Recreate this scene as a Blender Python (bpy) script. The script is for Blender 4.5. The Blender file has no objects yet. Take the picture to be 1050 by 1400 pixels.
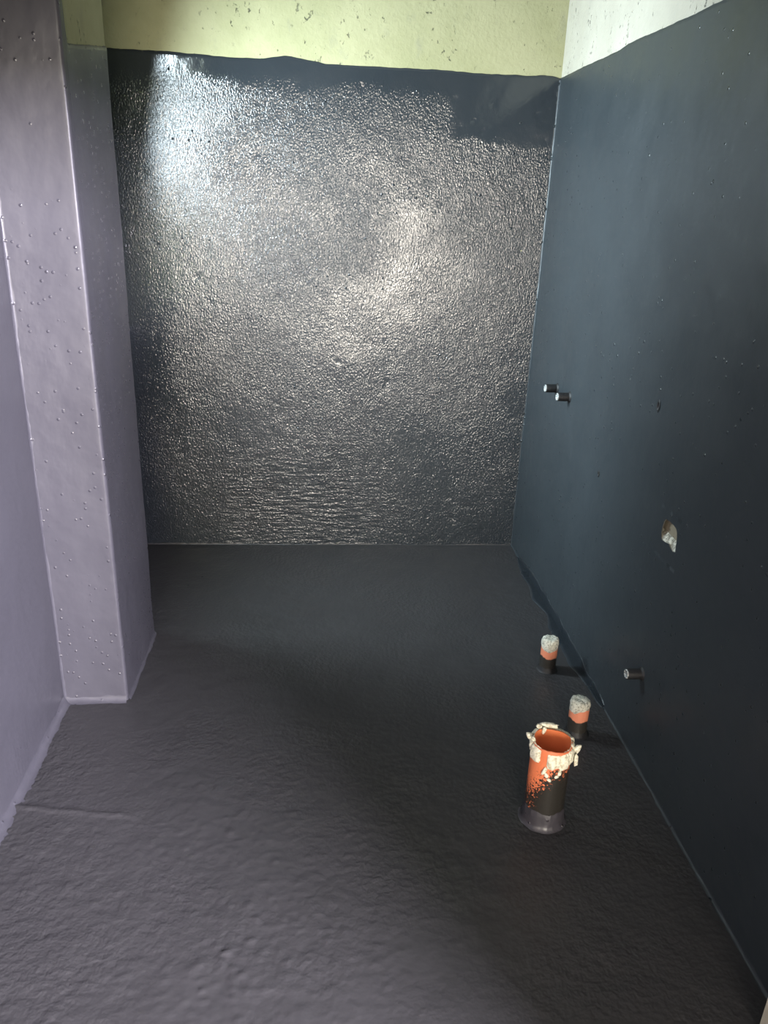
import bpy, bmesh, math, random
from mathutils import Vector, Matrix, noise, geometry

random.seed(7)
scene = bpy.context.scene
COL = scene.collection

# ------------------------------------------------------------------ camera
cam_d = bpy.data.cameras.new('camera')
cam = bpy.data.objects.new('camera', cam_d)
COL.objects.link(cam)
cam_d.sensor_fit = 'VERTICAL'
cam_d.sensor_height = 36.0
cam_d.lens = 27.0
cam_d.clip_start = 0.02
R_ = Vector((0.99639173, -0.07666262, 0.03641921))
U_ = Vector((-0.00593947, 0.36506562, 0.93096284))
F_ = Vector((0.08466545, 0.92781999, -0.36329303))
m3 = Matrix((R_, U_, -F_)).transposed()
cam.matrix_world = Matrix.Translation((0, 0, 1.6)) @ m3.to_4x4()
scene.camera = cam

# ------------------------------------------------------------------ world, exposure, daylight
scene.view_settings.view_transform = 'Standard'
scene.view_settings.look = 'None'
scene.view_settings.gamma = 1.0
scene.view_settings.use_curve_mapping = False
scene.view_settings.exposure = 0.0
world = bpy.data.worlds.new('sky')
scene.world = world
world.use_nodes = True
bg = world.node_tree.nodes['Background']
bg.inputs['Color'].default_value = (0.78, 0.86, 1.0, 1)
bg.inputs['Strength'].default_value = 1.0

# room measures (metres): camera stands at x=0, y=0
XR, YB, XL = 1.0085, 3.6146, -0.8623          # right wall, back wall, left wall
XP, YP0, YP1 = -0.6526, 2.2848, 2.7377        # pillar: right side, front, back
YD0, YD1 = 0.92, 1.05                         # wall with the doorway
DX0, DX1, DZ = XL + .002, 0.935, 1.95             # door opening
ZC = 2.8                                      # ceiling
WY0, WY1, WZ0, WZ1 = 2.755, 2.89, 1.10, 2.30   # window in the alcove, left wall
OX0, OX1, OY0 = -1.7, 2.3, -5.5               # hall the photographer stands in


def daylight(name, loc, direction, sx, sy, power, color, spread=180):
    d = bpy.data.lights.new(name, 'AREA')
    d.shape = 'RECTANGLE'
    d.size, d.size_y = sx, sy
    d.energy = power
    d.color = color
    d.spread = math.radians(spread)
    o = bpy.data.objects.new(name, d)
    o.location = loc
    o.rotation_euler = Vector(direction).to_track_quat('-Z', 'Y').to_euler()
    COL.objects.link(o)
    return o


# daylight through the alcove window and the two hall windows
daylight('alcove_daylight', (XL - 0.012, (WY0 + WY1) / 2, (WZ0 + WZ1) / 2), (1, .19, -0.24),
         WY1 - WY0, WZ1 - WZ0, 92, (0.76, 0.92, 1.0), 144)
daylight('hall_daylight', (0.30, OY0 - 0.05, 1.15), (0, 1, 0), 2.0, 2.2, 580, (1.0, 0.91, 0.78))
daylight('hall_side_daylight', (OX1 + .05, -1.80, 2.36), (-.9, 1.0, -0.45), 1.0, 0.74, 930, (0.90, 0.86, 1.0), 120)


# ------------------------------------------------------------------ helpers
def tag(o, label=None, cat=None, kind=None, group=None):
    if label: o['label'] = label
    if cat: o['category'] = cat
    if kind: o['kind'] = kind
    if group: o['group'] = group
    return o


def link(name, me, mat, parent=None, smooth=True):
    o = bpy.data.objects.new(name, me)
    COL.objects.link(o)
    if mat and not me.materials: me.materials.append(mat)
    if parent: o.parent = parent
    if smooth:
        for p in me.polygons: p.use_smooth = True
    return o


def from_data(name, vs, fs, mat, parent=None, smooth=True):
    me = bpy.data.meshes.new(name)
    me.from_pydata([tuple(v) for v in vs], [], fs)
    bm = bmesh.new(); bm.from_mesh(me)
    bmesh.ops.recalc_face_normals(bm, faces=bm.faces)
    bm.to_mesh(me); bm.free()
    return link(name, me, mat, parent, smooth)


def boxes(name, lst, mat, parent=None):
    vs, fs = [], []
    for (x0, x1, y0, y1, z0, z1) in lst:
        b = len(vs)
        vs += [(x, y, z) for x in (x0, x1) for y in (y0, y1) for z in (z0, z1)]
        fs += [[b + i for i in q] for q in ((0, 1, 3, 2), (4, 6, 7, 5), (0, 4, 5, 1), (2, 3, 7, 6), (0, 2, 6, 4), (1, 5, 7, 3))]
    return from_data(name, vs, fs, mat, parent, False)


def fbm(x, y, z, o=3):
    s, a, t = 0.0, 1.0, 0.0
    for i in range(o):
        s += a * noise.noise((x, y, z)); t += a
        x *= 2.03; y *= 2.03; z *= 2.03; a *= 0.5
    return s / t


def inside(p, poly):
    c = False
    for i in range(len(poly)):
        a, b = poly[i], poly[i - 1]
        if (a[1] > p[1]) != (b[1] > p[1]) and p[0] < (b[0] - a[0]) * (p[1] - a[1]) / (b[1] - a[1]) + a[0]:
            c = not c
    return c


def sheet(name, O, A, B, N, la, top, step, thick, disp, mat, parent, hole=None, fold=True):
    """A coat of paint: points O + a*A + b*B lifted along N; top(a) is its ragged upper edge."""
    O, A, B, N = Vector(O), Vector(A), Vector(B), Vector(N)
    na = max(2, int(la / step))
    hmax = max(top(i / na * la) for i in range(na + 1))
    nb = max(2, int(hmax / step))
    vs, fs = [], []
    def P(a, b): return O + A * a + B * b + N * (thick + disp(a, b))
    for j in range(nb + 1):
        for i in range(na + 1):
            a = i / na * la
            b = j / nb * top(a)
            vs.append(P(a, b))
    if fold:
        for i in range(na + 1):
            a = i / na * la
            vs.append(O + A * a + B * (top(a) + thick) + N * -0.001)
    rows = nb + 1 + (1 if fold else 0)
    W = na + 1
    skip = set()
    if hole:
        i0 = int((min(h[0] for h in hole) / la) * na) - 2; i1 = int((max(h[0] for h in hole) / la) * na) + 3
        j0 = int((min(h[1] for h in hole) / hmax) * nb) - 3; j1 = int((max(h[1] for h in hole) / hmax) * nb) + 4
        for j in range(j0, j1):
            for i in range(i0, i1): skip.add((i, j))
    for j in range(rows - 1):
        for i in range(na):
            if (i, j) in skip: continue
            fs.append((j * W + i, j * W + i + 1, (j + 1) * W + i + 1, (j + 1) * W + i))
    if hole:
        pts, src = [], []
        for j in range(j0, j1 + 1):
            for i in range(i0, i1 + 1):
                a = i / na * la; b = j / nb * top(a)
                if i in (i0, i1) or j in (j0, j1) or not inside((a, b), hole):
                    pts.append(Vector((a, b))); src.append(j * W + i)
        k = len(pts)
        pts += [Vector(h) for h in hole]
        n = len(hole)
        r = geometry.delaunay_2d_cdt(pts, [(k + i, k + (i + 1) % n) for i in range(n)], [], 0, 1e-6)
        idx = []
        for q, v in enumerate(r[0]):
            o = [s for s in r[3][q] if s < k]
            if o: idx.append(src[o[0]])
            else:
                idx.append(len(vs)); vs.append(P(v.x, v.y))
        for f in r[2]:
            c = sum((r[0][q] for q in f), Vector((0, 0))) / len(f)
            if not inside((c.x, c.y), hole): fs.append([idx[q] for q in f])
    return from_data(name, vs, fs, mat, parent)


# ------------------------------------------------------------------ materials
class NT:
    def __init__(s, name):
        s.m = bpy.data.materials.new(name); s.m.use_nodes = True
        s.t = s.m.node_tree; s.b = s.t.nodes['Principled BSDF']
        s.co = s.n('ShaderNodeTexCoord').outputs['Object']
    def n(s, ty, **kw):
        x = s.t.nodes.new(ty)
        for k, v in kw.items(): setattr(x, k, v)
        return x
    def set(s, sock, v):
        if hasattr(v, 'is_output'): s.t.links.new(v, sock)
        else: sock.default_value = v
    def map(s, scale=(1, 1, 1), loc=(0, 0, 0), rot=(0, 0, 0)):
        x = s.n('ShaderNodeMapping'); s.t.links.new(s.co, x.inputs['Vector'])
        x.inputs['Scale'].default_value = scale; x.inputs['Location'].default_value = loc; x.inputs['Rotation'].default_value = rot
        return x.outputs['Vector']
    def noise(s, scale, detail=3, rough=.5, vec=None, dist=0):
        x = s.n('ShaderNodeTexNoise'); s.t.links.new(vec or s.co, x.inputs['Vector'])
        x.inputs['Scale'].default_value = scale; x.inputs['Detail'].default_value = detail
        x.inputs['Roughness'].default_value = rough; x.inputs['Distortion'].default_value = dist
        return x.outputs['Fac']
    def vor(s, scale, vec=None, feature='F1'):
        x = s.n('ShaderNodeTexVoronoi', feature=feature); s.t.links.new(vec or s.co, x.inputs['Vector'])
        x.inputs['Scale'].default_value = scale
        return x
    def math(s, op, a, b=0.0, c=0.0):
        x = s.n('ShaderNodeMath', operation=op)
        for i, v in enumerate((a, b, c)): s.set(x.inputs[i], v)
        return x.outputs[0]
    def ramp(s, v, lo, hi, a=0.0, b=1.0, smooth=True):
        x = s.n('ShaderNodeMapRange', interpolation_type='SMOOTHSTEP' if smooth else 'LINEAR')
        s.set(x.inputs['Value'], v)
        for k, w in zip(('From Min', 'From Max', 'To Min', 'To Max'), (lo, hi, a, b)): s.set(x.inputs[k], w)
        return x.outputs['Result']
    def mix(s, f, a, b):
        x = s.n('ShaderNodeMix', data_type='RGBA')
        s.set(x.inputs[0], f)
        s.set(x.inputs[6], a if hasattr(a, 'is_output') else (*a, 1)); s.set(x.inputs[7], b if hasattr(b, 'is_output') else (*b, 1))
        return x.outputs[2]
    def bump(s, h, dist, strength=1.0, prev=None):
        x = s.n('ShaderNodeBump'); s.set(x.inputs['Height'], h)
        x.inputs['Distance'].default_value = dist; s.set(x.inputs['Strength'], strength)
        if prev: s.t.links.new(prev, x.inputs['Normal'])
        return x.outputs['Normal']
    def xyz(s):
        x = s.n('ShaderNodeSeparateXYZ'); s.t.links.new(s.co, x.inputs[0]); return x.outputs
    def done(s, color, rough, normal=None, spec=.5):
        s.set(s.b.inputs['Base Color'], color if hasattr(color, 'is_output') else (*color, 1))
        s.set(s.b.inputs['Roughness'], rough)
        s.b.inputs['Specular IOR Level'].default_value = spec
        if normal: s.t.links.new(normal, s.b.inputs['Normal'])
        return s.m


def paint(name, col, grain_scale, grain, grain_lo, grain_hi, dots, rough, streak=(1, 1, .3), soft=.004, spec=.5, base=.15, smooth_zone=None, beadh=.0045, beads=60, ridges=None):
    """Glossy dark waterproofing paint over uneven render: patchy grain, brush streaks and beads."""
    s = NT(name)
    patch = s.ramp(s.noise(1.9, 3, .55), grain_lo, grain_hi, base, 1)
    if smooth_zone: patch = s.math('MULTIPLY', patch, smooth_zone(s))
    fine = s.noise(grain_scale, 1.5, .55, s.map(streak))
    wide = s.noise(11, 3, .5)
    nrm = s.bump(wide, soft, 1.0)
    nrm = s.bump(fine, grain, patch, nrm)
    if ridges:
        nrm = ridges(s, nrm)
    v = s.vor(beads)
    bead = s.ramp(v.outputs['Distance'], .0, .34, 1, 0)
    pick = s.ramp(s.math('ADD', s.n_rand(v), s.math('MULTIPLY', s.noise(3.1, 2), .55)), dots, dots + .03)
    bead = s.math('MULTIPLY', bead, pick)
    nrm = s.bump(bead, beadh, 1.0, nrm)
    c = s.mix(s.noise(2.3, 4, .6), tuple(k * .85 for k in col), tuple(k * 1.15 for k in col))
    r = s.ramp(s.noise(5, 3), .3, .7, rough - .04, rough + .05)
    r = s.math('MULTIPLY', r, s.ramp(bead, 0, .3, 1, .2))
    return s.done(c, r, nrm, spec)


def _rand(self, v):
    x = self.n('ShaderNodeSeparateColor'); self.t.links.new(v.outputs['Color'], x.inputs[0]); return x.outputs[0]
NT.n_rand = _rand


def plaster(name, a, b, pits=(.16, .15, .12)):
    s = NT(name)
    c = s.mix(s.ramp(s.noise(3.5, 5, .65), .3, .7), a, b)
    n2 = s.noise(48, 4, .7, s.map((1, 1, .7)))
    pit = s.math('MULTIPLY', s.ramp(n2, .61, .70), s.ramp(s.noise(5, 3), .38, .58))
    c = s.mix(s.ramp(s.noise(11, 5, .7, s.map((1, 1, .6))), .56, .74, 0, .45), c, tuple(k * 2.0 for k in pits))
    c = s.mix(pit, c, pits)
    nrm = s.bump(s.noise(60, 4, .7), .004, .6)
    nrm = s.bump(pit, -.004, 1.0, nrm)
    return s.done(c, .85, nrm, .2)


M = {}
def back_smooth(s):
    x, y, z = s.xyz()
    wob = s.math('MULTIPLY', s.math('SUBTRACT', s.noise(6, 3), .5), .12)
    band = s.ramp(s.math('ADD', z, wob), 2.02, 2.12, 1, .12)                      # brushed smooth under the paint line
    corner = s.math('MULTIPLY', s.ramp(s.math('ADD', x, wob), .50, .58), s.ramp(s.math('ADD', z, wob), 1.86, 1.92))
    return s.math('MULTIPLY', band, s.math('SUBTRACT', 1.0, s.math('MULTIPLY', corner, .9)))
def back_ridges(s, nrm):
    x, y, z = s.xyz()
    m = s.math('MULTIPLY', s.ramp(z, .15, .75, 1, 0), s.ramp(x, -.55, -.40))
    m = s.math('MULTIPLY', m, s.ramp(x, .0, .55, 1, .15))
    return s.bump(s.noise(75, 2, .5, s.map((.22, .22, 1))), .0045, m, nrm)       # level trowel ridges near the floor
M['back'] = paint('paint_back_wall', (.024, .029, .034), 165, .0030, .30, .62, 1.25, .11, (1, 1, .65), .002, .65, .5, back_smooth, ridges=back_ridges)
M['right'] = paint('paint_right_wall', (.025, .031, .0355), 90, .0008, .55, .80, 1.07, .40, (1, 1, .4), .002, .4, beadh=.006, beads=44)
M['left'] = paint('paint_left_wall', (.047, .0455, .0545), 90, .001, .5, .8, 1.12, .45, (1, 1, .4), .003, beadh=.002)
M['floor'] = paint('paint_floor', (.0285, .0275, .0285), 75, .004, .35, .7, 1.32, .42, (1, 1, 1), beadh=.002)
M['cream'] = plaster('plaster_green_cream', (.30, .295, .165), (.365, .352, .21), (.12, .12, .085))
M['white'] = plaster('plaster_white', (.35, .325, .265), (.40, .375, .31), (.15, .15, .13))
M['grey'] = plaster('plaster_grey', (.55, .54, .50), (.63, .62, .57))
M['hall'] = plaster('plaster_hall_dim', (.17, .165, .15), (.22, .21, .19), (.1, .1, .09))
M['concrete'] = plaster('concrete_grey', (.34, .33, .31), (.42, .41, .38))

# ------------------------------------------------------------------ the setting
T = 0.15
floor = boxes('floor', [(XL - T, XR + T, YD0, YB + T, -.15, 0)], M['concrete'])
tag(floor, 'concrete bathroom floor under glossy black waterproofing paint', 'floor', 'structure')

def floor_disp(a, b):
    x, y = XL + a, YD1 + b
    near = max(0.0, min(1.0, (2.5 - y) / .9))
    left = max(0.25, min(1.0, (.75 - x) / .8))
    h = .0030 * fbm(x * 2.1, y * 2.1, 3.3, 2) + near * left * (.0022 * fbm(x * 20, y * 28, 1.7, 2) + .0085 * (.55 + 1.3 * max(0, fbm(x * 3, y * 3, 6.1, 2))) * max(0, fbm(x * 44 + y * 8, y * 62, 9.1, 2) - .04))
    h += .0012 * fbm(x * 14, y * 14, 5.2, 2)
    if x < -.45 and 1.75 < y < 1.98:                                    # a raised lap in the coating by the left wall
        ly = 1.872 + (-.78 - x) * .16 + .006 * fbm(x * 20, .3, .7, 2)
        h += .005 * math.exp(-((y - ly) / .008) ** 2) * max(0, min(1, (-.47 - x) / .1))
    return h
sheet('waterproof_coating', (XL, YD1 - .1, 0), (1, 0, 0), (0, 1, 0), (0, 0, 1), XR - XL, lambda a: YB - YD1 + .1, .0065, .004, floor_disp, M['floor'], floor, fold=False)

# back wall
wall_back = boxes('wall_back', [(XL - T, XR + T, YB, YB + T, 0, ZC)], M['cream'])
tag(wall_back, 'back wall with pale green plaster above black waterproof coating', 'wall', 'structure')
def lerp(t, x):
    for (a, b), (c, d) in zip(t, t[1:]):
        if x <= c: return b + (d - b) * max(0, min(1, (x - a) / (c - a)))
    return t[-1][1]
BT = [(-.87, 2.168), (-.62, 2.170), (-.36, 2.160), (-.24, 2.163), (-.15, 2.176), (-.05, 2.166), (.02, 2.155), (.5, 2.156), (.66, 2.152), (.85, 2.153), (.93, 2.158), (.975, 2.156), (1.01, 2.148)]
def back_disp(a, b):
    x, z = XL + a, b
    return .0025 * fbm(x * 3, z * 3, 8.8, 2) + .0008 * fbm(x * 18, z * 14, 2.2, 3) - .004 * max(0, fbm(x * 30, z * 34, 6.6, 2) - .40) * 3 + .004 * math.exp(-((2.0 - z) / 2.0) ** 2) * 0
sheet('waterproof_coating', (XL, YB, 0), (1, 0, 0), (0, 0, 1), (0, -1, 0), XR - XL,
      lambda a: lerp(BT, XL + a) + .004 * fbm(a * 22, 1.3, .2, 3), .010, .004, back_disp, M['back'], wall_back)

# right wall with the chipped hole
CHIP = [(2.000, .800), (1.972, .803), (1.947, .802), (1.930, .799), (1.922, .792), (1.916, .777), (1.913, .750), (1.911, .735), (1.927, .729), (1.945, .735), (1.957, .741), (1.985, .735), (2.006, .733), (2.014, .752), (2.013, .772), (2.008, .790)]
def slab_with_hole(name, poly, y0, y1, z0, z1, x, thick, mat):
    pts = [Vector(p) for p in ((y0, z0), (y1, z0), (y1, z1), (y0, z1))] + [Vector(p) for p in poly]
    n = len(poly)
    r = geometry.delaunay_2d_cdt(pts, [(0, 1), (1, 2), (2, 3), (3, 0)] + [(4 + i, 4 + (i + 1) % n) for i in range(n)], [], 0, 1e-6)
    vs = [(x, v.x, v.y) for v in r[0]]; fs = []
    for f in r[2]:
        c = sum((r[0][q] for q in f), Vector((0, 0))) / len(f)
        if not inside((c.x, c.y), poly): fs.append(list(f))
    b = len(vs)
    # outer box
    vs += [(x, y0, z0), (x, y1, z0), (x, y1, z1), (x, y0, z1)] + [(x + thick, y0, z0), (x + thick, y1, z0), (x + thick, y1, z1), (x + thick, y0, z1)]
    fs += [[b + 4, b + 5, b + 6, b + 7]] + [[b + i, b + (i + 1) % 4, b + 4 + (i + 1) % 4, b + 4 + i] for i in range(4)]
    # sides of the pocket
    b = len(vs)
    cy = sum(p[0] for p in poly) / n; cz = sum(p[1] for p in poly) / n
    vs += [(x, *p) for p in poly] + [(x + .05, cy + .06 + (p[0] - cy) * 2.2, cz - .01 + (p[1] - cz) * 1.9) for p in poly]
    fs += [[b + i, b + (i + 1) % n, b + n + (i + 1) % n, b + n + i] for i in range(n)]
    return from_data(name, vs, fs, mat, None, False)
wall_right = slab_with_hole('wall_right', CHIP, YD1, YB, 0, ZC, XR, T, M['white'])
tag(wall_right, 'right wall with white plaster above black waterproof coating', 'wall', 'structure')
RT = [(YD1, 2.108), (1.6, 2.117), (2.2, 2.125), (2.6, 2.136), (2.75, 2.143), (3.0, 2.139), (3.3, 2.147), (3.62, 2.151)]
def right_disp(a, b):
    y, z = YD1 + a, b
    h = .0030 * fbm(y * 3, z * 3, 4.8, 2) + .0008 * fbm(y * 16, z * 16, 2.9, 2)
    for (py, pz, w) in ((2.170, 1.092, .010), (2.559, .750, .007)):     # two small plugged holes
        d = math.hypot((y - py) / w, (z - pz) / (w * 1.8))
        if d < 2: h -= .0034 * math.exp(-d * d * 2)
    return h
sheet('waterproof_coating', (XR, YD1, 0), (0, 1, 0), (0, 0, 1), (-1, 0, 0), YB - YD1,
      lambda a: lerp(RT, YD1 + a) + .004 * fbm(a * 18, 4.3, .2, 3), .010, .004, right_disp, M['right'], wall_right,
      hole=[(p[0] - YD1, p[1]) for p in CHIP])

# darker strips of a second coat along the foot of the right wall
M['second'] = paint('paint_second_coat', (.014, .018, .022), 80, .0008, .5, .8, 1.5, .30, (1, 1, .4), .002, .5)
sheet('second_coat', (XR - .005, 2.20, .004), (0, 1, 0), (0, 0, 1), (-1, 0, 0), 1.25, lambda a: (.010 + .045 * math.sin(a / 1.25 * math.pi) ** .6 * (.75 + .9 * fbm(a * 7, 1.9, 3.3, 2))), .012, .0018, lambda a, b: right_disp(a + 2.20 - YD1, b), M['second'], wall_right)
sheet('second_coat', (XR - .004, 2.20, .005), (0, 1, 0), (-1, 0, 0), (0, 0, 1), 1.25, lambda a: (.008 + .038 * math.sin(a / 1.25 * math.pi) ** .6 * (.75 + .9 * fbm(a * 6, 5.9, 3.3, 2))), .012, .0018, lambda a, b: floor_disp(XR - b - XL, a + 2.20 - YD1), M['second'], floor)

# left wall with the alcove window opening
wall_left = boxes('wall_left', [(XL - T, XL, YD1, WY0, 0, ZC), (XL - T, XL, WY1, YB, 0, ZC), (XL - T, XL, WY0, WY1, 0, WZ0), (XL - T, XL, WY0, WY1, WZ1, ZC)], M['cream'])
tag(wall_left, 'left wall coated in glossy dark lavender grey waterproofing', 'wall', 'structure')
def left_disp(a, b):
    y, z = YD1 + a, b
    return .0035 * fbm(y * 3, z * 3, 14.8, 2) + .0008 * fbm(y * 16, z * 16, 12.9, 2)
sheet('waterproof_coating', (XL, YD1, 0), (0, 1, 0), (0, 0, 1), (1, 0, 0), YP0 + .01 - YD1, lambda a: 2.5 + .004 * fbm(a * 18, 7.3, .2, 3), .012, .004, left_disp, M['left'], wall_left)
sheet('waterproof_coating', (XL, YP1 - .01, 0), (0, 1, 0), (0, 0, 1), (1, 0, 0), YB - YP1 + .01, lambda a: WZ0 - .03 + .004 * fbm(a * 18, 7.9, .2, 3), .02, .004, left_disp, M['left'], wall_left)

# pillar: a rounded profile swept upwards
def profile(off):
    rad = .006
    p = [(XL - .0, YP0 - off)]
    n = 24
    for i in range(1, n): p.append((XL + (XP - rad - XL) * i / n, YP0 - off))
    for k in range(7):
        t = -math.pi / 2 + k / 6 * math.pi / 2
        p.append((XP - rad + (rad + off) * math.cos(t), YP0 + rad + (rad + off) * math.sin(t)))
    n = 40
    for i in range(1, n): p.append((XP + off, YP0 + rad + (YP1 - YP0 - 2 * rad) * i / n))
    for k in range(7):
        t = k / 6 * math.pi / 2
        p.append((XP - rad + (rad + off) * math.cos(t), YP1 - rad + (rad + off) * math.sin(t)))
    for i in range(1, 12): p.append((XP - rad + (XL - XP + rad) * i / 11, YP1 + off))
    return p
def sweep(name, off, top, nz, mat, parent, amp, fold):
    prof = profile(off); core = profile(-.001)
    vs, fs = [], []
    W = len(prof)
    for j in range(nz + 1):
        for (x, y), (cx, cy) in zip(prof, core):
            z = j / nz * top(x, y)
            d = amp * (fbm(x * 6, y * 6, z * 3, 2) + .4 * fbm(x * 24, y * 24, z * 16, 2))
            n = Vector((x - cx, y - cy)); n = n.normalized() if n.length > 1e-6 else n
            vs.append((x + n.x * d, y + n.y * d, z))
    if fold:
        for (x, y), (cx, cy) in zip(prof, core): vs.append((cx, cy, top(x, y) + .003))
    rows = nz + 1 + (1 if fold else 0)
    for j in range(rows - 1):
        for i in range(W - 1): fs.append((j * W + i, j * W + i + 1, (j + 1) * W + i + 1, (j + 1) * W + i))
    if not fold: fs.append([nz * W + i for i in range(W)])
    return from_data(name, vs, fs, mat, parent)
pillar = sweep('pillar', 0, lambda x, y: ZC, 40, M['cream'], None, .0, False)
tag(pillar, 'square pillar coated dark grey standing out from the left wall', 'pillar', 'structure')
def pillar_top(x, y):
    if y < YP0 + .004: return 2.45
    if y < YP0 + .03: return 2.45 - (y - YP0 - .004) / .026 * .47
    return 1.965 + (y - YP0) / (YP1 - YP0) * .07 + .004 * fbm(y * 30, 2.2, 1.1, 2)
sweep('waterproof_coating', .004, pillar_top, 200, M['left'], pillar, .0030, True)

# doorway wall, hall, ceiling
wall_front = boxes('wall_front', [(DX1, OX1, YD0, YD1, 0, ZC), (DX0, DX1, YD0, YD1, DZ, ZC)], M['white'])
tag(wall_front, 'cream plastered wall with the doorway, its jamb at the lower right corner', 'wall', 'structure')
ceiling = boxes('ceiling', [(OX0 - T, OX1 + T, OY0 - T, YB + T, ZC, ZC + .15)], M['concrete'])
tag(ceiling, 'grey concrete ceiling above the bathroom', 'ceiling', 'structure')
hall_floor = boxes('floor', [(OX0 - T, OX1 + T, OY0 - T, YD0, -.15, 0)], M['hall'])
tag(hall_floor, 'bare concrete floor of the hall outside the doorway', 'floor', 'structure')
# hall: side window near the doorway, balcony opening at the far end
hall = boxes('wall_hall', [(OX0, DX0, YD0, YD1, 0, ZC), (OX0 - T, OX0, OY0, YD0, 0, ZC),
                           (OX1, OX1 + T, OY0, -2.32, 0, ZC), (OX1, OX1 + T, -1.28, YD1, 0, ZC), (OX1, OX1 + T, -2.32, -1.28, 0, 1.95), (OX1, OX1 + T, -2.32, -1.28, 2.76, ZC),
                           (OX0 - T, -.70, OY0 - T, OY0, 0, ZC), (1.30, OX1 + T, OY0 - T, OY0, 0, ZC),
                           (-.70, 1.30, OY0 - T, OY0, 0, .05), (-.70, 1.30, OY0 - T, OY0, 2.25, ZC)], M['hall'])
tag(hall, 'grey plastered hall walls with two window openings behind the doorway', 'wall', 'structure')
s = NT('light_block_wood')
M['door'] = s.done(s.mix(s.noise(6, 4, .6, s.map((8, 8, .6))), (.20, .16, .11), (.28, .22, .15)), .6)
door = boxes('light_block_door', [(DX1 + .01, DX1 + .05, .12, YD0 - .005, .01, 1.93)], M['door'])  # unseen leaf, added to keep the side window light off the right floor
tag(door, 'unseen wooden door leaf added in the hall to block the side light', 'door', 'structure')
boxes('light_block_panel', [(DX1 + .004, DX1 + .012, .22, .82, .20, .90), (DX1 + .004, DX1 + .012, .22, .82, 1.05, 1.85)], M['door'], door)

# ------------------------------------------------------------------ beads of coating in the corners
def bead(name, p0, p1, n1, n2, r, mat, label, seed):
    """A hand-run fillet of coating along an inside corner; n1, n2 point away from the two faces."""
    p0, p1, n1, n2 = map(Vector, (p0, p1, n1, n2))
    L = (p1 - p0).length; n = int(L / .012); vs, fs = [], []
    K = 7
    for i in range(n + 1):
        c = p0.lerp(p1, i / n); t = i / n * L
        for k in range(K):
            u = k / (K - 1)
            q1 = r * (1.25 + .9 * fbm(t * 9, seed, 0, 3)); q2 = r * (1.25 + .9 * fbm(t * 9, seed, 7, 3))
            ang = u * math.pi / 2
            d1 = q1 * (1 - math.sin(ang)) ; d2 = q2 * (1 - math.cos(ang))
            w = .0012 * fbm(t * 45, seed + k * .4, 3, 2)
            vs.append(c + n1 * (d1 + .0035 + w) + n2 * (d2 + .0035 + w))
    for i in range(n):
        for k in range(K - 1): fs.append((i * K + k, i * K + k + 1, (i + 1) * K + k + 1, (i + 1) * K + k))
    o = from_data(name, vs, fs, mat)
    return tag(o, label, 'trim', 'structure')
bead('trim_1', (XR, YD1, 0), (XR, YB, 0), (-1, 0, 0), (0, 0, 1), .008, M['right'], 'lumpy bead of coating where right wall meets floor', 1.1)
bead('trim_2', (XL, YB, 0), (XR, YB, 0), (0, -1, 0), (0, 0, 1), .006, M['floor'], 'lumpy bead of coating where back wall meets floor', 2.3)
bead('trim_3', (XL, YD1, 0), (XL, YP0, 0), (1, 0, 0), (0, 0, 1), .022, M['left'], 'lumpy bead of coating where left wall meets floor', 3.7)
bead('trim_4', (XL, YP0, 0), (XP, YP0, 0), (0, -1, 0), (0, 0, 1), .021, M['left'], 'rough bead of coating along the front foot of the pillar', 4.9)
bead('trim_5', (XP, YP0, 0), (XP, YP1, 0), (1, 0, 0), (0, 0, 1), .012, M['left'], 'bead of coating along the side foot of the pillar', 5.2)
bead('trim_6', (XR, YB, 0), (XR, YB, 2.145), (-1, 0, 0), (0, -1, 0), .008, M['right'], 'upright bead of coating in the far right corner', 6.4)
bead('trim_7', (XL, YP0, 0), (XL, YP0, 2.4), (1, 0, 0), (0, -1, 0), .008, M['left'], 'upright bead of coating where pillar meets left wall', 7.5)

# ------------------------------------------------------------------ chipped hole in the right wall: brick behind, mortar ledge
def chip_parts():
    s = NT('bare_brick')
    c = s.mix(s.noise(30, 3), (.17, .145, .095), (.25, .22, .16))
    c = s.mix(s.ramp(s.vor(45).outputs['Distance'], .15, .3, 1, 0), c, (.13, .11, .07))
    brick = s.done(c, .9, s.bump(s.noise(120, 3), .002))
    s = NT('broken_mortar')
    n = s.noise(70, 4, .7)
    mortar = s.done(s.mix(s.ramp(n, .4, .6), (.22, .21, .17), (.66, .65, .56)), .95, s.bump(n, .006))
    # brick face at the back of the pocket, slightly uneven
    vs, fs = [], []
    K = 12
    for j in range(K + 1):
        for i in range(K + 1):
            y = 1.895 + .165 * i / K; z = .735 + .085 * j / K
            vs.append((XR + .014 + .002 * fbm(y * 60, z * 60, 1, 2), y, z))
    for j in range(K):
        for i in range(K): fs.append((j * (K + 1) + i, j * (K + 1) + i + 1, (j + 1) * (K + 1) + i + 1, (j + 1) * (K + 1) + i))
    from_data('brick_face', vs, fs, brick, wall_right)
    vs, fs = [], []
    for j in range(K + 1):
        for i in range(K + 1):
            u = i / K; v = j / K
            y = 1.900 + .150 * u
            low = .735 if y > 1.96 else .730
            z = low + (.757 - low) * (v ** .8) + .003 * fbm(y * 90, v * 5, 3, 3)
            vs.append((XR - .001 + .017 * v + .002 * fbm(y * 80, v * 6, 8, 2), y, z))
    for j in range(K):
        for i in range(K): fs.append((j * (K + 1) + i, j * (K + 1) + i + 1, (j + 1) * (K + 1) + i + 1, (j + 1) * (K + 1) + i))
    from_data('mortar_ledge', vs, fs, mortar, wall_right)
chip_parts()

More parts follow.
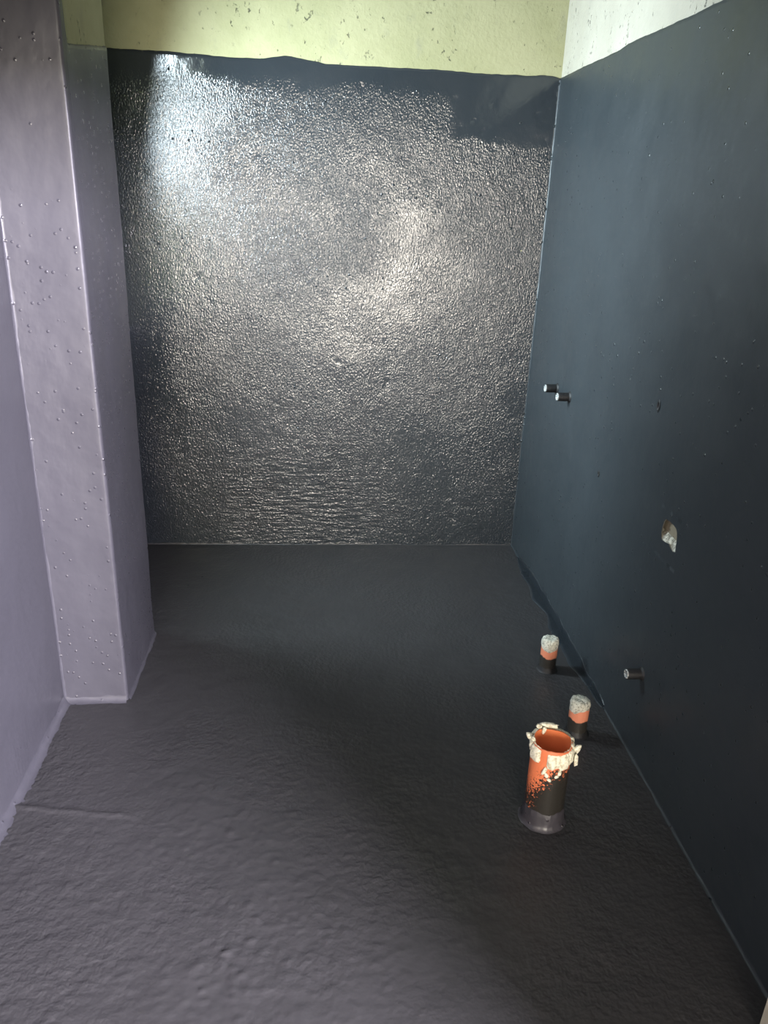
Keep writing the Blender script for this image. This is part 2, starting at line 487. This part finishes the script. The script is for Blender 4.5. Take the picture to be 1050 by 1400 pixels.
# ------------------------------------------------------------------ pipes
def empty(name, loc, label, cat, group=None):
    o = bpy.data.objects.new(name, None); o.location = loc; o.empty_display_size = .05
    COL.objects.link(o)
    return tag(o, label, cat, None, group)

def lathe(name, prof, seg, mat, parent, wob=None, cap=False):
    vs, fs = [], []
    n = len(prof)
    for k in range(seg):
        t = 2 * math.pi * k / seg
        for i, (r, z) in enumerate(prof):
            rr, zz = wob(r, z, t, i) if wob else (r, z)
            vs.append((rr * math.cos(t), rr * math.sin(t), zz))
    for k in range(seg):
        for i in range(n - 1):
            a, b = k * n + i, ((k + 1) % seg) * n + i
            fs.append((a, b, b + 1, a + 1))
    if cap: fs.append([k * n + n - 1 for k in range(seg)])
    return from_data(name, vs, fs, mat, parent)

def pipe_material(name, edge, amp, orange_col, spots):
    """Orange drain pipe, black paint up to a ragged edge, flecks of bare orange below it."""
    s = NT(name)
    z = s.xyz()[2]
    e = s.math('ADD', s.math('MULTIPLY', s.math('SUBTRACT', s.noise(22, 4, .7), .5), amp), edge)
    black = s.ramp(s.math('SUBTRACT', e, z), -.0015, .0015)
    if spots:
        x = s.xyz()[0]
        side = s.ramp(x, -.052, -.002, .19, -.10, False)               # more bare orange round the left side
        n = s.math('ADD', s.noise(150, 3, .7), s.ramp(z, .09, .21, -.22, .16, False))
        n = s.math('ADD', n, side)
        bare = s.ramp(n, .56, .59)
        black = s.math('MULTIPLY', black, s.math('SUBTRACT', 1.0, bare))
    o = s.mix(s.noise(35, 3), tuple(k * .85 for k in orange_col), orange_col)
    c = s.mix(black, o, (.022, .020, .017))
    return s.done(c, s.ramp(black, 0, 1, .5, .38), s.bump(s.noise(60, 3), .0012))

s_ = NT('dry_mortar')
n_ = s_.noise(95, 4, .7)
M['mortar'] = s_.done(s_.mix(s_.ramp(n_, .36, .55), (.50, .46, .33), (.86, .82, .66)), .95, s_.bump(n_, .005))
s_ = NT('plug_mortar')
n_ = s_.noise(120, 4, .75)
M['plug'] = s_.done(s_.mix(s_.ramp(n_, .36, .54), (.20, .20, .16), (.62, .61, .52)), .95, s_.bump(n_, .008))
M['orange'] = pipe_material('orange_pipe_painted', .212, .05, (.74, .20, .085), True)
M['stub'] = pipe_material('orange_stub_painted', .068, .030, (.60, .21, .12), False)
s_ = NT('orange_pipe_inside')
M['inside'] = s_.done(s_.mix(s_.noise(20, 3), (.70, .17, .06), (.80, .24, .09)), .42, s_.bump(s_.noise(40, 2), .0008))
M['collar'] = paint('paint_collar', (.040, .037, .044), 80, .003, .4, .8, 1.0, .34)
s_ = NT('black_painted_stub')
M['black'] = s_.done((.006, .006, .007), .62, s_.bump(s_.noise(90, 3), .002))
s_ = NT('pale_pipe_end')
M['end'] = s_.done(s_.mix(s_.ramp(s_.noise(160, 3, .7), .4, .6), (.06, .07, .07), (.48, .50, .49)), .5, s_.bump(s_.noise(140, 2), .002))

# the big drain pipe
PX, PY, PH, PR = .644, 1.692, .266, .055
dp = empty('drain_pipe', (PX, PY, 0), 'wide orange drain pipe with crusted cream rim and black painted foot', 'pipe')
def rim(r, z, t, i):
    return r, z + (.0025 * math.sin(3 * t + 1) + .002 * fbm(math.cos(t) * 5, math.sin(t) * 5, 1, 2)) * (1 if z > .2 else 0)
lathe('pipe_body', [(PR + .002 * 0, z) for z in (.0, .04, .08, .12, .16, .2, .23, .25, .262)] + [(PR - .001, PH), (PR - .0035, PH)], 72, M['orange'], dp, rim)
lathe('pipe_lining', [(PR - .0035, PH), (PR - .004, .262), (PR - .004, .2), (PR - .004, .12), (PR - .004, .0)], 72, M['inside'], dp, rim)
lathe('pipe_bottom', [(.0005, .004), (PR - .004, .004)], 40, M['black'], dp)
def foot(r, z, t, i):
    k = .004 * fbm(math.cos(t) * 2.5, math.sin(t) * 2.5, z * 20 + 4, 3)
    return r + k, z + (.012 * fbm(math.cos(t) * 1.6, math.sin(t) * 1.6, 2.5, 2) if i == 0 else 0)
lathe('foot_collar', [(PR - .001, .056), (PR + .002, .051), (PR + .003, .035), (PR + .0042, .018), (PR + .007, .007), (PR + .014, .0035)], 72, M['collar'], dp, foot)

def lump(name, c, size, mat, parent, seed, rot=(0, 0, 0), sub=2, rough=.35):
    bm = bmesh.new()
    bmesh.ops.create_icosphere(bm, subdivisions=sub, radius=1)
    from mathutils import Euler
    R = Euler(rot).to_matrix()
    for v in bm.verts:
        d = 1 + rough * fbm(v.co.x * 1.3 + seed, v.co.y * 1.3, v.co.z * 1.3, 3) * 1.6
        p = v.co * d
        # flatten towards a broken, slab-like block
        p = Vector([math.copysign(abs(k) ** .7, k) for k in p])
        v.co = R @ Vector((p.x * size[0], p.y * size[1], p.z * size[2])) + Vector(c)
    me = bpy.data.meshes.new(name); bm.to_mesh(me); bm.free()
    return link(name, me, mat, parent, True)

def crust(name, t0, t1, zlo, zhi, seed, parent):
    """A broken slab of mortar stuck round part of the pipe: angle t0..t1, ragged lower edge."""
    n = max(6, int((t1 - t0) / .07)); K = 7; vs, fs = [], []
    for i in range(n + 1):
        u = i / n; t = t0 + (t1 - t0) * u
        lo = zlo + .014 * fbm(t * 4.2, seed, 1, 3) + .010 * (2 * u - 1) ** 6
        hi = zhi + .005 * fbm(t * 6.0, seed, 5, 3)
        endk = min(1, min(u, 1 - u) * 6 + .25)
        for k in range(K):
            v = k / (K - 1)
            th = (.0035 + .0035 * fbm(t * 7, v * 3, seed, 3) + .004 * math.sin(v * math.pi) ** .6) * endk
            if k in (0,): th = -.002
            if k == K - 1: th = -.005
            r = PR + th
            z = lo + (hi - lo) * v
            vs.append((r * math.cos(t), r * math.sin(t), z))
    for i in range(n):
        for k in range(K - 1): fs.append((i * K + k, i * K + k + 1, (i + 1) * K + k + 1, (i + 1) * K + k))
    return from_data(name, vs, fs, M['mortar'], parent, True)
D = math.radians
CR = [(-178, -138, .212, .266), (-118, -80, .210, .263), (-83, -52, .204, .264), (-55, -28, .212, .265), (-31, -4, .208, .270), (-6, 40, .246, .272), (38, 95, .252, .271), (96, 150, .254, .272), (150, 184, .228, .270)]
for k, (a, b, lo, hi) in enumerate(CR): crust('mortar_crust', D(a), D(b), lo, hi, 3.1 * k + .7, dp)
FL = [((.064, -.018, .248), (.012, .006, .020), (0.3, .25, .5)), ((.060, -.034, .226), (.006, .004, .022), (.1, -.15, .3)),
      ((-.026, .050, .277), (.009, .006, .006), (0, .4, .2)), ((.006, .055, .276), (.026, .007, .006), (0, .1, -.1)),
      ((-.060, .020, .270), (.009, .008, .008), (0, 0, 0)), ((-.012, .046, .264), (.005, .005, .012), (0, .2, 0)),
      ((-.030, -.049, .205), (.006, .004, .012), (0, .4, 0)), ((-.024, -.052, .192), (.005, .003, .008), (0, -.5, 0)),
      ((-.016, -.054, .178), (.008, .003, .004), (0, .7, 0)), ((.010, -.056, .202), (.005, .003, .009), (0, .2, 0)),
      ((.004, -.056, .190), (.007, .003, .005), (0, -.3, 0)), ((-.056, -.002, .276), (.006, .006, .005), (0, 0, 0))]
for k, (c, sz, ro) in enumerate(FL): lump('mortar_flake', c, sz, M['mortar'], dp, 5.3 * k, ro, 2, .5)

# two short floor stubs plugged with mortar
def floor_stub(loc, h, r, label, seed, lean):
    t = empty('drain_stub', loc, label, 'pipe stub', 'plugged drain stubs by the right wall')
    def w(rr, z, a, i): return rr * (1 + .02 * fbm(math.cos(a), math.sin(a), z * 30 + seed, 2)), z
    lathe('pipe_body', [(r, 0), (r, .02), (r, .05), (r, .08), (r, h - .030), (r * .985, h - .022)], 40, M['stub'], t, w)
    def w2(rr, z, a, i):
        k = fbm(math.cos(a) * 2, math.sin(a) * 2, z * 60 + seed, 3)
        return rr * (1 + .07 * k) , z + .010 * fbm(math.cos(a) * rr * 70 + seed, math.sin(a) * rr * 70, seed, 3) + (.012 * math.sin(a + lean) if i == 0 else 0)
    lathe('mortar_plug', [(r * 1.01, h - .032), (r * 1.05, h - .024), (r * 1.05, h - .012), (r * .96, h - .003), (r * .75, h + .001), (r * .45, h), (r * .15, h), (.0005, h)], 40, M['plug'], t, w2)
    def w3(rr, z, a, i): return rr * (1 + .08 * fbm(math.cos(a) * 2, math.sin(a) * 2, seed, 2)), z
    lathe('foot_collar', [(r - .001, .026), (r + .002, .020), (r + .003, .010), (r + .007, .005), (r + .014, .003)], 40, M['black'], t, w3)
    return t
floor_stub((.868, 2.446, 0), .140, .031, 'short drain stub with a pale mortar plug, farther one from the wide drain pipe', 1.7, .4)
floor_stub((.861, 2.064, 0), .136, .032, 'short drain stub with a grey mortar plug, directly behind the wide drain pipe', 8.9, 2.0)

# three small water stubs sticking out of the right wall
def wall_stub(y, z, L, r, label):
    t = empty('water_stub', (XR, y, z), label, 'pipe stub', 'painted water stubs on the right wall')
    t.rotation_euler = (0, -math.pi / 2, 0)
    lathe('pipe_body', [(r * .98, -.01), (r, .004), (r * .99, L * .5), (r, L - .004), (r * .97, L), (r * .70, L)], 28, M['black'], t)
    lathe('pipe_end', [(r * .86, L - .001), (r * .84, L + .003), (r * .62, L + .0035), (r * .55, L - .004), (r * .3, L - .006), (.0005, L - .006)], 28, M['end'], t)
    lathe('wall_collar', [(r * .99, .010), (r * 1.12, .008), (r * 1.30, .004)], 28, M['black'], t)
    return t
wall_stub(3.158, .931, .054, .0175, 'black painted water stub on right wall, nearer the far corner of the upper pair')
wall_stub(2.984, .934, .054, .0175, 'black painted water stub on right wall, farther from the corner of the upper pair')
wall_stub(1.973, .292, .052, .0170, 'lone black painted water stub low on right wall above the drain pipes')

# two small open anchor holes in the right wall
for (py, pz, k) in ((2.170, 1.094, 1.0), (2.559, .752, .7)):
    prof = [(.0125 * k, .0), (.0095 * k, .0022), (.0070 * k, .0010), (.0060 * k, -.0022), (.0005, -.0026)]
    h = lathe('anchor_hole', prof, 18, M['black'], wall_right)
    h.location = (XR - .0045, py, pz)
    h.rotation_euler = (0, -math.pi / 2, 0)
    h.scale = (1.6, .75, 1)
